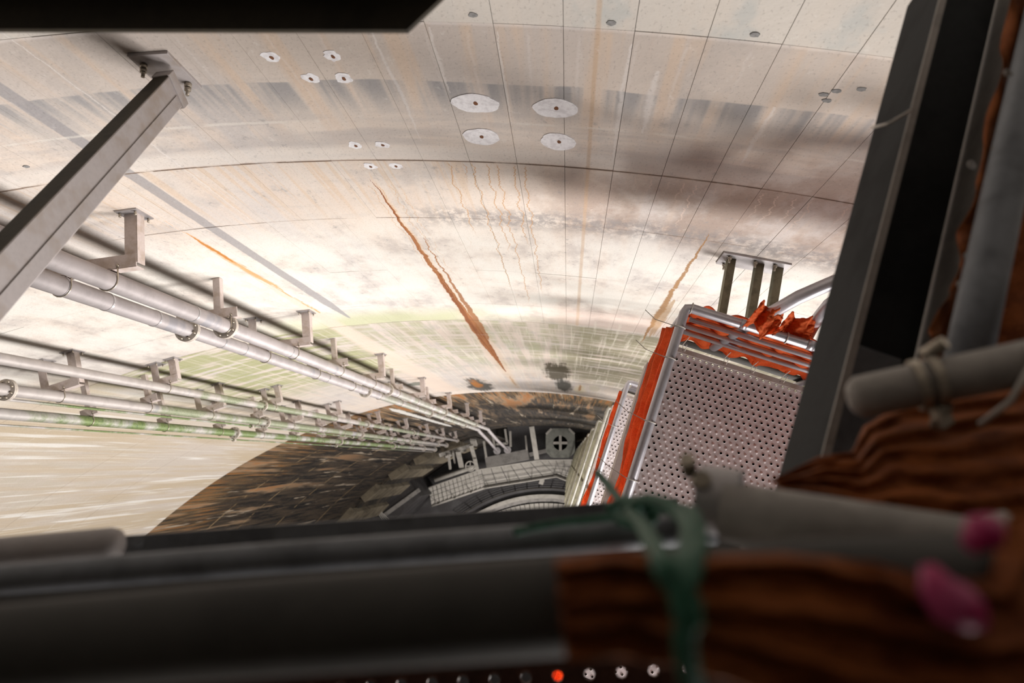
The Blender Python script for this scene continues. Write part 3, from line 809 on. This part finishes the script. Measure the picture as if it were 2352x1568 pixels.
# piers along the left wall foot
st_ = MB(); ringseg(st_, -20.0, -10.0, 13.6, 15.0, 47.3, H, 40)
st_.obj('floor_step', FLOORM, kind='structure', label='raised dark concrete step along the left wall foot')
pier_m = mat('mossy_brown_concrete', (.20, .165, .115), .85, 0, .5, 1.6, c2=(.10, .082, .058), bump=.3, bscale=10)
for i, s in enumerate((-16.6, -14.6, -12.6, -10.6, -8.6, -6.9, -5.2)):
    root = empty('wall_pier', wall_pt(s, 47.3, .2), f'{["far left stained", "second stained", "third stained", "fourth stained", "fifth stained", "sixth stained", "seventh stained"][i]} concrete pier along the left wall foot', 'pier', 'piers along the wall foot')
    nn, tt, uu = wall_frame(s)
    MB().box(wall_pt(s, 43.4, .20), nn*.20, tt*.50, uu*3.9).obj('pier_shaft', pier_m, root, bevel=.05)
    MB().box(wall_pt(s+1.0, 43.8, .06), nn*.07, tt*.42, uu*3.4).obj('dark_panel', DARKC, root)
    MB().box(wall_pt(s, 39.4, .18), nn*.2, tt*.58, uu*.12).obj('cap', pier_m, root)
# cantilever beams and ventilation box over the alcove
def floor_at(px, py, d): return at(px, py, d)
vb = empty('ventilation_box', at(1287, 1018, 41.0), 'square grey ventilation box with a round cross-barred opening at the shaft bottom', 'ventilation box')
c = at(1287, 1017, 40.0); hw = .84
mb = MB(); nseg = 48; vs = []; rr = .42
outl = []
for k in range(nseg):
    a = 2*math.pi*(k+.5)/nseg; ca, sa = math.cos(a), math.sin(a); q = hw/max(abs(ca), abs(sa))
    q = min(q, 1.62*hw/(abs(ca)+abs(sa)))
    outl.append((ca*q, sa*q))
for (r_, zz) in ((None, 0), (rr, 0), (rr, -.25), (None, -.9)):
    for k in range(nseg):
        a = 2*math.pi*(k+.5)/nseg
        xy = outl[k] if r_ is None else (math.cos(a)*r_, math.sin(a)*r_)
        vs.append((c.x+xy[0], c.y+xy[1], c.z+zz))
fs = []
for a, b in ((0, 1), (1, 2), (0, 3)):
    for k in range(nseg): k2 = (k+1) % nseg; fs.append((a*nseg+k, a*nseg+k2, b*nseg+k2, b*nseg+k))
mb.add(vs, fs); mb.obj('casing', mat('dusty_green_grey_steel', (.235, .235, .205), .8, .1, .4, 2.5, bump=.1), vb)
MB().box(c-UP*.03, Vector((.44, 0, 0)), Vector((0, .075, 0)), UP*.03).box(c-UP*.03, Vector((.075, 0, 0)), Vector((0, .44, 0)), UP*.031).obj('cross_bar', GRATE, vb)
for sx in (-1, 1):
    e = Vector((.7, .7*sx, 0))
    MB().box(c+Vector((sx*.66, .66, .03)), Vector((.16, -.16*sx, 0)), Vector((.04, .04*sx, 0)), UP*.03).obj('corner_lug', GRATE, vb)
MB().box(c-UP*1.0, Vector((.6, 0, 0)), Vector((0, .6, 0)), UP*.3).obj('duct', DARKC, vb)
def bar(name, a, b, wd, ht, m, label, cat):
    a = Vector(a); b = Vector(b); ax_ = (b-a); L_ = ax_.length/2; ax_.normalize()
    sd = UP.cross(ax_).normalized()
    return MB().box((a+b)/2, ax_*L_, sd*wd, ax_.cross(sd)*ht).obj(name, m, label=label, cat=cat)
bar('cantilever_beam', at(1221, 978, 39.5), at(1233, 1054, 40.2), .14, .10, GRATE, 'pale cantilever beam left of the ventilation box', 'beam')
bar('cantilever_beam', at(1207, 1000, 41), at(1210, 1034, 41), .05, .05, GRATE, 'thin pale bar left of the cantilever beam', 'beam')
bar('cantilever_beam', at(1111, 1012, 41), at(1117, 1050, 41.2), .06, .08, GRATE, 'thin pale bar at the left end of the grey ledge', 'beam')
bar('cantilever_beam', at(1325, 1013, 42), at(1345, 1006, 42), .05, .06, GRATE, 'short pale bar right of the ventilation box', 'beam')
bar('concrete_ledge', at(1117, 1062, 43), at(1214, 1043, 43), .32, .35, PALEC, 'grey concrete ledge in front of the dark alcove', 'ledge')
bar('concrete_ledge', at(1216, 1044, 44), at(1258, 1034, 44), .12, .15, PALEC, 'narrow ledge between the grey ledge and the ventilation box', 'ledge')
lf = empty('ladder_frame', at(1150, 1020, 41), 'white angle frame behind the ends of the twin pipes', 'frame')
for a, b in (((1160, 985), (1165, 1018)), ((1140, 1020), (1166, 1018)), ((1132, 1002), (1136, 1024)), ((1172, 990), (1173, 1026))):
    p, q = at(*a, 41), at(*b, 41); dv = (q-p).normalized(); sd = UP.cross(dv)
    MB().box((p+q)/2, dv*(q-p).length/2, sd*.06, UP*.05).obj('frame_bar', GRATE, lf)
pf = empty('pipe_support_frame', at(1060, 1020, 37), 'pale pipe support frame where the left pipe group ends', 'frame')
for a, b, w_ in (((1008, 1046), (1086, 1022), .10), ((1086, 1010), (1090, 1022), .16), ((1082, 1022), (1092, 1060), .10), ((1090, 1052), (1096, 1078), .09), ((1052, 1036), (1060, 1072), .13), ((1030, 1042), (1034, 1076), .06), ((1040, 1038), (1045, 1062), .04), ((1022, 1050), (1070, 1034), .05)):
    p, q = at(*a, 37.5), at(*b, 38.5); dv = (q-p).normalized(); sd = UP.cross(dv).normalized()
    MB().box((p+q)/2, dv*(q-p).length/2, sd*w_, dv.cross(sd)*.06).obj('frame_bar', GRATE, pf)
lp = empty('floor_pipe', at(1040, 1085, 51), 'pale pipe with valve along the wall foot above the walkway', 'pipe')
MB().tube([at(998, 1102, 51), at(1075, 1076, 51), at(1096, 1070, 51)], .17, 12).obj('pipe_run', GRATE, lp)
vh = MB(); cc = at(1080, 1070, 49.5)
vh.tube([cc+Vector((math.cos(q*math.pi/8)*.35, math.sin(q*math.pi/8)*.35, 0)) for q in range(17)], .05, 8)
vh.box(cc, Vector((.33, 0, 0)), Vector((0, .03, 0)), UP*.03).box(cc, Vector((.03, 0, 0)), Vector((0, .33, 0)), UP*.03)
vh.obj('valve_wheel', GRATE, lp)
bar('fallen_pole', at(884, 1182, 47.2), at(964, 1124, 47.2), .13, .06, PALEC, 'long pale pole lying along the shaft floor edge', 'pole')
lr = empty('bent_railing', at(880, 1190, 47.2), 'bundle of thin white railing bars at the floor edge', 'railing')
for i in range(4):
    p, q = at(858+i*1.5, 1160+i*.6, 46.4), at(880+i*5, 1198-i*1.0, 47.2)
    MB().tube([p, q], .03, 6).obj('railing_bar', GRATE, lr)
# polygonal walkway: plates with raised joints, kerb rails
wk = empty('walkway', at(1150, 1090, 52), 'pale plated walkway bending around the shaft floor', 'walkway')
outer = [(985, 1120), (1105, 1078), (1240, 1057), (1313, 1056), (1360, 1070)]
inner = [(992, 1160), (1115, 1118), (1277, 1092), (1310, 1104), (1360, 1130)]
DW = 51.5
def strip_pt(q, v):
    i = min(int(q), len(outer)-2); f = q-i
    a = at(*outer[i], DW).lerp(at(*outer[i+1], DW), f); b = at(*inner[i], DW).lerp(at(*inner[i+1], DW), f)
    return a.lerp(b, v)
def quad_plate(name, c4, th, m, parent):
    vs = [Vector(p) for p in c4]+[Vector(p)-UP*th for p in c4]
    return MB().add(vs, [(0, 1, 2, 3), (7, 6, 5, 4), (0, 4, 5, 1), (1, 5, 6, 2), (2, 6, 7, 3), (3, 7, 4, 0)]).obj(name, m, parent)
for seg, npl in ((0, 13), (1, 6), (2, 4), (3, 3)):
    for i in range(npl):
        q0, q1 = seg+i/npl+.004*13/npl*.6, seg+(i+1)/npl-.004*13/npl*.6
        rowsv = 4 if seg == 0 else 3
        for j in range(rowsv):
            v0, v1 = j/rowsv+.012, (j+1)/rowsv-.012
            up_ = UP*random.uniform(0, .03)
            tilt = UP*(.12 if seg == 0 else .0)
            quad_plate('plate', [strip_pt(q0, v0)+up_+tilt, strip_pt(q1, v0)+up_, strip_pt(q1, v1)+up_, strip_pt(q0, v1)+up_+tilt], .05, GRATE, wk)
def strip_rail(v, dz, r, name):
    return MB().tube([strip_pt(i*.25, v)+UP*dz for i in range(17)], r, 8).obj(name, GRATE, wk)
strip_rail(-.02, .12, .05, 'kerb_rail'); strip_rail(1.03, .12, .09, 'kerb_rail')
for dz in (.35, .7, 1.05): MB().tube([strip_pt(1+i*.15, 1.02)+UP*dz for i in range(19)], .02, 6).obj('hand_rail', DARKST, wk)
for i in range(12):
    p = strip_pt(.15+i*.3, 1.02); MB().tube([p, p+UP*1.05], .025, 6).obj('post', DARKST, wk)
# inner pit: curved rim, railing and ring of plates
rim = empty('circular_kerb', P(AX, AY+10.4, H), 'curved pale kerb around the inner pit of the shaft floor', 'kerb')
ringseg(MB(), -9.5, 6.0, 10.25, 10.55, 53.45, 54.0, 60).obj('kerb', GRATE, rim)
ringseg(MB(), -9.5, 6.0, 10.0, 10.28, 53.55, 54.0, 60).obj('gutter', PALEC, rim)
pr = empty('pit_railing', P(AX, AY+11.0, H), 'dark thin railing standing around the inner pit rim', 'railing')
for dz, rad in ((.3, 11.05), (.6, 11.05), (.9, 11.05), (1.2, 11.05)):
    MB().tube([Vector((AX+math.sin(a)*rad, AY+math.cos(a)*rad, dz)) for a in [(-9.5+i*.3)/R for i in range(52)]], .028, 6).obj('hand_rail', DARKST, pr)
for i in range(13):
    a = (-9.5+i*1.25)/R; p = Vector((AX+math.sin(a)*11.05, AY+math.cos(a)*11.05, 0))
    MB().tube([p, p+UP*1.2], .035, 6).obj('post', DARKST, pr)
ipl = empty('pit_cover', P(AX, AY+9.0, H), 'ring of pale cover plates inside the pit rim', 'cover')
for i in range(26):
    a0 = -9.2+i*.56
    ringseg(MB(), a0+.035, a0+.525, 8.3, 9.9, 53.4-random.uniform(0, .15), 53.7, 2).obj('plate', GRATE, ipl)
bar('floor_paddle', at(1246, 1100, 53), at(1242, 1112, 53), .17, .04, GRATE, 'small pale board lying on the dark floor beside the walkway', 'board')

# ------------------------------------------------------------------ foreground: beams of the platform the viewer stands on
# dark beam across the upper left corner
a_, b_ = at(-220, 30, 1.2), at(945, 30, 1.2)
bm_ = empty('platform_beam', at(400, 66, 1.3), 'dark out-of-focus steel beam across the top left corner', 'beam')
pts = [at(-2600, 62, 1.2), at(935, 68, 1.2), at(1012, -4, 1.2), at(1080, -70, 1.2), at(-2600, -70, 1.2)]
vs = pts+[p-UP*.012 for p in pts]; nn_ = len(pts)
MB().add(vs, [tuple(range(nn_)), tuple(reversed(range(nn_, 2*nn_)))]+[(i, i+nn_, (i+1) % nn_+nn_, (i+1) % nn_) for i in range(nn_)]).obj('flange', DARKST, bm_)
MB().box((at(-2600, -45, 1.2)+at(1040, -45, 1.2))/2+UP*.06, (at(1040, -45, 1.2)-at(-2600, -45, 1.2))/2, Vector((0, .004, 0)), UP*.06).obj('web', DARKST, bm_)
# channel beam on the right, rising away from the viewer
def chan_pt(q, px0, px1, d0, d1): return at(px0[0]+(px1[0]-px0[0])*q, px0[1]+(px1[1]-px0[1])*q, d0+(d1-d0)*q)
CHAN = mat('dark_blue_grey_channel_steel', (.036, .038, .040), .75, 0, .45, 5, bump=.1, spec=.15)
ch = empty('channel_beam', at(1850, 900, 1.45), 'broad dark blue-grey steel channel beam along the right side', 'beam')
T0, T1 = at(2180, -60, 1.36), at(1878, 1120, 1.20)      # top edge of the near flange
cd = (T1-T0).normalized(); cs = UP.cross(cd).normalized()
if cs.x < 0: cs = -cs
cu = cd.cross(cs).normalized()
if cu.z < 0: cu = -cu
cm = (T0+T1)/2; CL = (T1-T0).length/2+.12
def cbox(o_s, o_u, hs, hu, name, m, l0=-1.0, l1=1.0, bevel=.0015):
    return MB().box(cm+cd*CL*(l0+l1)/2+cs*o_s+cu*o_u, cd*CL*(l1-l0)/2, cs*hs, cu*hu).obj(name, m, ch, bevel=bevel)
cbox(0, -.105, .004, .105, 'near_flange', CHAN)
MB().box(cm+cu*.0, cd*CL, cs*.007, cu*.0025).obj('lit_flange_edge', GREYW, ch)  # pale strip: the lit edge of the flange put into the colour
cbox(.075, -.10, .069, .004, 'web', CHAN)
cbox(.152, -.06, .004, .055, 'far_flange', GREYW)
MB().tube([at(2003, 293, 1.36), at(2040, 284, 1.28), at(2092, 254, 1.27)], .0028, 8).obj('tie', TIEM, ch)
cbox(.065, -.090, .055, .006, 'splice_plate', BLUE, .38, .98, .003)
for l, o_s in ((.50, .06), (.86, .045)):
    q = cm+cd*CL*l+cs*o_s+cu*-.083
    nb_ = MB().pipe(q, q+cu*.006, .022, .012, 20).obj('washer', BLUE, ch)
    MB().tube([q, q+cu*.014], .014, 6).obj('bolt', BLUE, ch)
# rail tube right of the channel and netting strip between
sidet = empty('rail_tube', at(2230, 800, 1.0), 'blue-grey rail tube beyond the orange strip at the right edge', 'tube')
MB().tube([at(2420, -60, 1.15), at(2330, 330, 1.1), at(2262, 640, 1.04), at(2200, 930, 1.0)], .030, 24).obj('tube', BLUE, sidet)
ea = [at(2325, -40, 1.18), at(2290, 200, 1.16), at(2225, 480, 1.13), at(2190, 640, 1.11), at(2130, 760, 1.09), at(2095, 860, 1.06), at(2075, 960, 1.04)]
eb = [at(2400, -40, 1.24), at(2352, 240, 1.22), at(2305, 470, 1.20), at(2270, 650, 1.18), at(2230, 800, 1.15), at(2190, 900, 1.12), at(2170, 980, 1.1)]
ns_ = empty('net_strip', at(2150, 800, 1.1), 'dull orange net strip hanging along the channel at the right edge', 'net')
sheet('net_cloth', ea, eb, 90, 14, UP, .010, 2.5, NETD, ns_, 1.0, 11, .0015, None, 'u', .15)
for px, py in ((2312, 170), (2285, 345), (2222, 590), (2205, 655), (2230, 380)):
    c0 = at(px, py, 1.10)
    MB().tube([c0+Vector((math.cos(q*.8)*.006, math.sin(q*.8)*.006, q*.001)) for q in range(8)], .002, 6).obj('tie', GREYW, ns_)
ea = [at(2350, 200, 1.40), at(2270, 500, 1.36), at(2215, 750, 1.32), at(2150, 1000, 1.28)]
eb = [at(2760, 200, 1.40), at(2700, 500, 1.36), at(2640, 750, 1.32), at(2580, 1000, 1.28)]
sheet('safety_net', ea, eb, 40, 30, UP, .012, 4, NETD, None, .8, 17, .0015, None, 'u', label='brown-orange net filling the far right edge behind the rail tube', cat='net')
# short tube with clamp, right middle
tb = empty('scaffold_tube', at(2150, 870, .86), 'short grey scaffold tube with zinc clamp pointing left over the orange net', 'tube')
e0, e1 = at(1972, 912, .86), at(2520, 800, .80)
tv = (e1-e0).normalized()
MB().tube([e0-tv*.012, e0-tv*.008, e0, e1], [.012, .019, .0255, .0265], 28).obj('tube', GREYW, tb)
for q, r_ in ((.062, .0305), (.080, .032)):
    MB().pipe(e0+tv*q, e0+tv*(q+.010), r_, .024, 28).obj('clamp_band', BOLT, tb)
cb = e0+tv*.075
MB().tube([cb+Vector((0, .034, .0)), cb+Vector((.004, .034, 0))+Vector((.012, .012, .02))], .008, 8).obj('clamp_bolt', BOLT, tb)
MB().tube([cb+Vector((.01, -.05, -.01)), cb+Vector((.014, -.026, .012))], .007, 8).obj('clamp_bolt', BOLT, tb)
MB().box(cb+Vector((.012, -.036, .0)), Vector((.006, .004, 0)), Vector((-.004, .014, 0)), UP*.010).obj('clamp_lug', BOLT, tb)
MB().tube([e0+tv*.17+Vector((0, .02, .026)), e0+tv*.168+Vector((0, 0, .031)), e0+tv*.155+Vector((-.004, -.04, .012)), e0+tv*.145+Vector((-.01, -.062, -.02))], .004, 8).obj('tie', TIEM, tb)
# big fold of netting under that tube
bn = empty('safety_net', at(2100, 1080, .85), 'big dark orange net gathered in folds below the short clamped tube', 'net')
ea = [at(1770, 1105, .90), at(1875, 1050, .90), at(1955, 1040, .90), at(1985, 975, .92), at(2060, 935, .94), at(2200, 910, .95), at(2352, 880, .95), at(2560, 850, .95)]
eb = [at(1800, 1150, .80), at(1900, 1185, .78), at(2000, 1215, .76), at(2100, 1245, .75), at(2230, 1270, .75), at(2360, 1290, .75), at(2480, 1300, .75), at(2620, 1300, .75)]
sheet('net_cloth', ea, eb, 110, 60, (UP+Vector((-.2, .3, 0))).normalized(), .008, 6, NETD, bn, .3, 23, .0015, lambda U, V: .03*math.sin(math.pi*V), 'u')
# ------------------------------------------------------------------ foreground: the rail the viewer leans over
rt = empty('guard_rail', at(650, 1440, .46), 'thick dark guard rail tube crossing the bottom of the picture', 'rail')
MB().tube([at(-3400, 1780, .48), at(-260, 1515, .46), at(500, 1447, .455), at(1330, 1385, .45), at(2000, 1350, .45), at(2700, 1330, .45)], .0302, 40).obj('tube', RAILD, rt)
r2 = empty('guard_rail', at(650, 1280, .8), 'thinner blue-grey middle rail just beyond the thick guard rail', 'rail')
MB().tube([at(-2000, 1490, .78), at(-260, 1352, .78), at(600, 1283, .78), at(1400, 1228, .78), at(1640, 1212, .78)], .0172, 28).obj('tube', BLUE, r2)
tk = empty('toe_board', at(650, 1240, 1.1), 'dark flat toe board beyond the middle rail', 'board')
q0, q1 = at(-1800, 1403, 1.15), at(1560, 1178, 1.15); dv = (q1-q0).normalized(); sd = UP.cross(dv).normalized()
MB().box((q0+q1)/2, dv*(q1-q0).length/2, sd*.024, dv.cross(sd)*.004).obj('board', BLUE, tk, bevel=.001)
MB().box((q0+q1)/2-sd*.022-UP*.03, dv*(q1-q0).length/2, sd*.003, dv.cross(sd)*.03).obj('lip', BLUE, tk)
quad = [at(-1800, 1421, 1.16), at(1700, 1187, 1.16), at(1700, 1460, 1.16), at(-1800, 1693, 1.16)]
vs = quad+[p-UP*.006 for p in quad]
MB().add(vs, [(0, 1, 2, 3), (7, 6, 5, 4), (0, 4, 5, 1), (1, 5, 6, 2), (2, 6, 7, 3), (3, 7, 4, 0)]).obj('gap_shade_sheet', RAILD, tk)  # dark sheet added to fill the gap between the rails with shade
MB().tube([at(316, 1247, 1.13), at(316, 1242, 1.08)], .009, 8).obj('bolt', BLUE, tk)
et = empty('scaffold_tube', at(140, 1265, 1.1), 'stub of brown-grey scaffold tube ending above the toe board at left', 'tube')
e0, e1 = at(255, 1250, 1.06), at(-1900, 1440, .92); tv = (e0-e1).normalized()
MB().tube([e1, e0, e0+tv*.012, e0+tv*.018], [.0262, .0262, .022, .012], 28).obj('tube', STRUT, et)
# right-hand tube, clamp, tape
rt2 = empty('scaffold_tube', at(1950, 1230, .72), 'out-of-focus off-white scaffold tube at lower right', 'tube')
e0, e1 = at(1660, 1172, .74), at(2290, 1275, .66); tv = (e1-e0).normalized()
MB().tube([e0, e1], .0300, 28).obj('tube', GREYW, rt2)
MB().tube([e1-tv*.012, e1+tv*.004, e1+tv*.02], [.034, .040, .033], 24).obj('end_fitting', GREYW, rt2)
cl = empty('tube_clamp', at(1640, 1150, .74), 'grey round tube clamp with bolt beside the green cord', 'clamp')
cc = at(1650, 1150, .76)
MB().pipe(cc-tv*.02, cc+tv*.022, .036, .027, 28).obj('clamp_band', STEEL, cl)
MB().tube([cc+Vector((-.03, .03, .01)), cc+Vector((-.036, .044, .03))], .008, 10).obj('clamp_bolt', BOLT, cl)
MB().tube([cc+Vector((-.022, .020, .012)), cc+Vector((-.022, .024, .034))], .009, 8).obj('nut', BOLT, cl)
MB().box(cc+Vector((.03, -.02, .02)), tv*.022, Vector((.0, .012, 0)), UP*.006).obj('clamp_lug', DARKST, cl)
pk = empty('flagging_tape', at(2200, 1360, .62), 'bright pink tape wound round the end of the off-white tube', 'tape')
MB().tube([at(2290, 1195, .40), at(2262, 1222, .40), at(2222, 1255, .40)], [.005, .011, .005], 14).obj('tape_loop', PINK, pk)
MB().tube([at(2130, 1300, .385), at(2150, 1345, .38), at(2185, 1385, .38), at(2225, 1410, .38), at(2255, 1435, .385)], [.004, .009, .0125, .010, .004], 14).obj('tape_tail', PINK, pk)
# brown netting in the lower right
ln = empty('safety_net', at(1900, 1480, .55), 'dark brown-orange net slumped over the guard rail at lower right', 'net')
ea = [at(1275, 1285, .405), at(1420, 1262, .405), at(1600, 1278, .405), at(1800, 1272, .405), at(2000, 1290, .405), at(2150, 1330, .405), at(2280, 1330, .41), at(2330, 1180, .43), at(2500, 1150, .45)]
eb = [at(1300, 1512, .405), at(1440, 1505, .405), at(1600, 1540, .405), at(1800, 1620, .405), at(2000, 1680, .405), at(2200, 1700, .405), at(2400, 1700, .405), at(2550, 1700, .405), at(2650, 1700, .405)]
sheet('net_cloth', ea, eb, 110, 60, UP, .006, 3.5, NETD, ln, .6, 31, .0015, lambda U, V: .008*math.sin(math.pi*V), 'u')
# green cord: knot round the rail with two loose ends
gc = empty('cord', at(1540, 1250, .5), 'dark green cord knotted round the rails beside the clamp', 'cord')
def wire(pts, r, name='strand'): 
    pts = [at(*p) for p in pts]; out = []
    for i in range(len(pts)-1):
        p0, p1, p2, p3 = pts[max(i-1, 0)], pts[i], pts[i+1], pts[min(i+2, len(pts)-1)]
        for j in range(6):
            q = j/6
            out.append(.5*((2*p1)+(p2-p0)*q+(2*p0-5*p1+4*p2-p3)*q*q+(3*p1-p0-3*p2+p3)*q**3))
    out.append(pts[-1])
    return MB().tube(out, r, 10).obj(name, CORD, gc)
wire([(1372, 1086, .95), (1395, 1112, .9), (1420, 1145, .82), (1440, 1175, .74), (1490, 1165, .7)], .0055)
wire([(1440, 1172, .72), (1480, 1150, .68), (1530, 1160, .64), (1565, 1185, .60), (1585, 1215, .52), (1580, 1265, .44), (1565, 1320, .375), (1570, 1380, .365), (1585, 1440, .365)], .0072)
wire([(1450, 1180, .70), (1480, 1215, .60), (1500, 1255, .48), (1525, 1300, .38), (1555, 1345, .37), (1590, 1400, .37)], .0072)
wire([(1540, 1165, .66), (1590, 1180, .60), (1605, 1240, .48), (1595, 1290, .40), (1575, 1340, .372)], .0062)
wire([(1580, 1420, .365), (1572, 1470, .366), (1580, 1530, .37), (1605, 1620, .38)], .0060)
wire([(1180, 1222, .74), (1260, 1205, .74), (1340, 1195, .74), (1420, 1185, .72), (1480, 1170, .7)], .0045)
wire([(1400, 1165, .76), (1450, 1150, .72), (1500, 1180, .68), (1470, 1205, .68), (1420, 1190, .72)], .006, 'knot')
# perforated tread the viewer stands on
PD = 1.5
tr = empty('platform_tread', P(0, -.9, PD), 'dark red-brown perforated tread below the guard rail', 'tread')
tm = mat('rusty_primer_plate', (.10, .040, .026), .6, .1, .4, 12, bump=.1)
me = perforated(3.0, 1.1, .065, .0125, 9, Vector((.995, .075, 0)), Vector((.075, -.995, 0))).mesh('tread_plate', tm)
o = shared('tread_plate', me, tr, Vector((-1.6, .56, 0)))
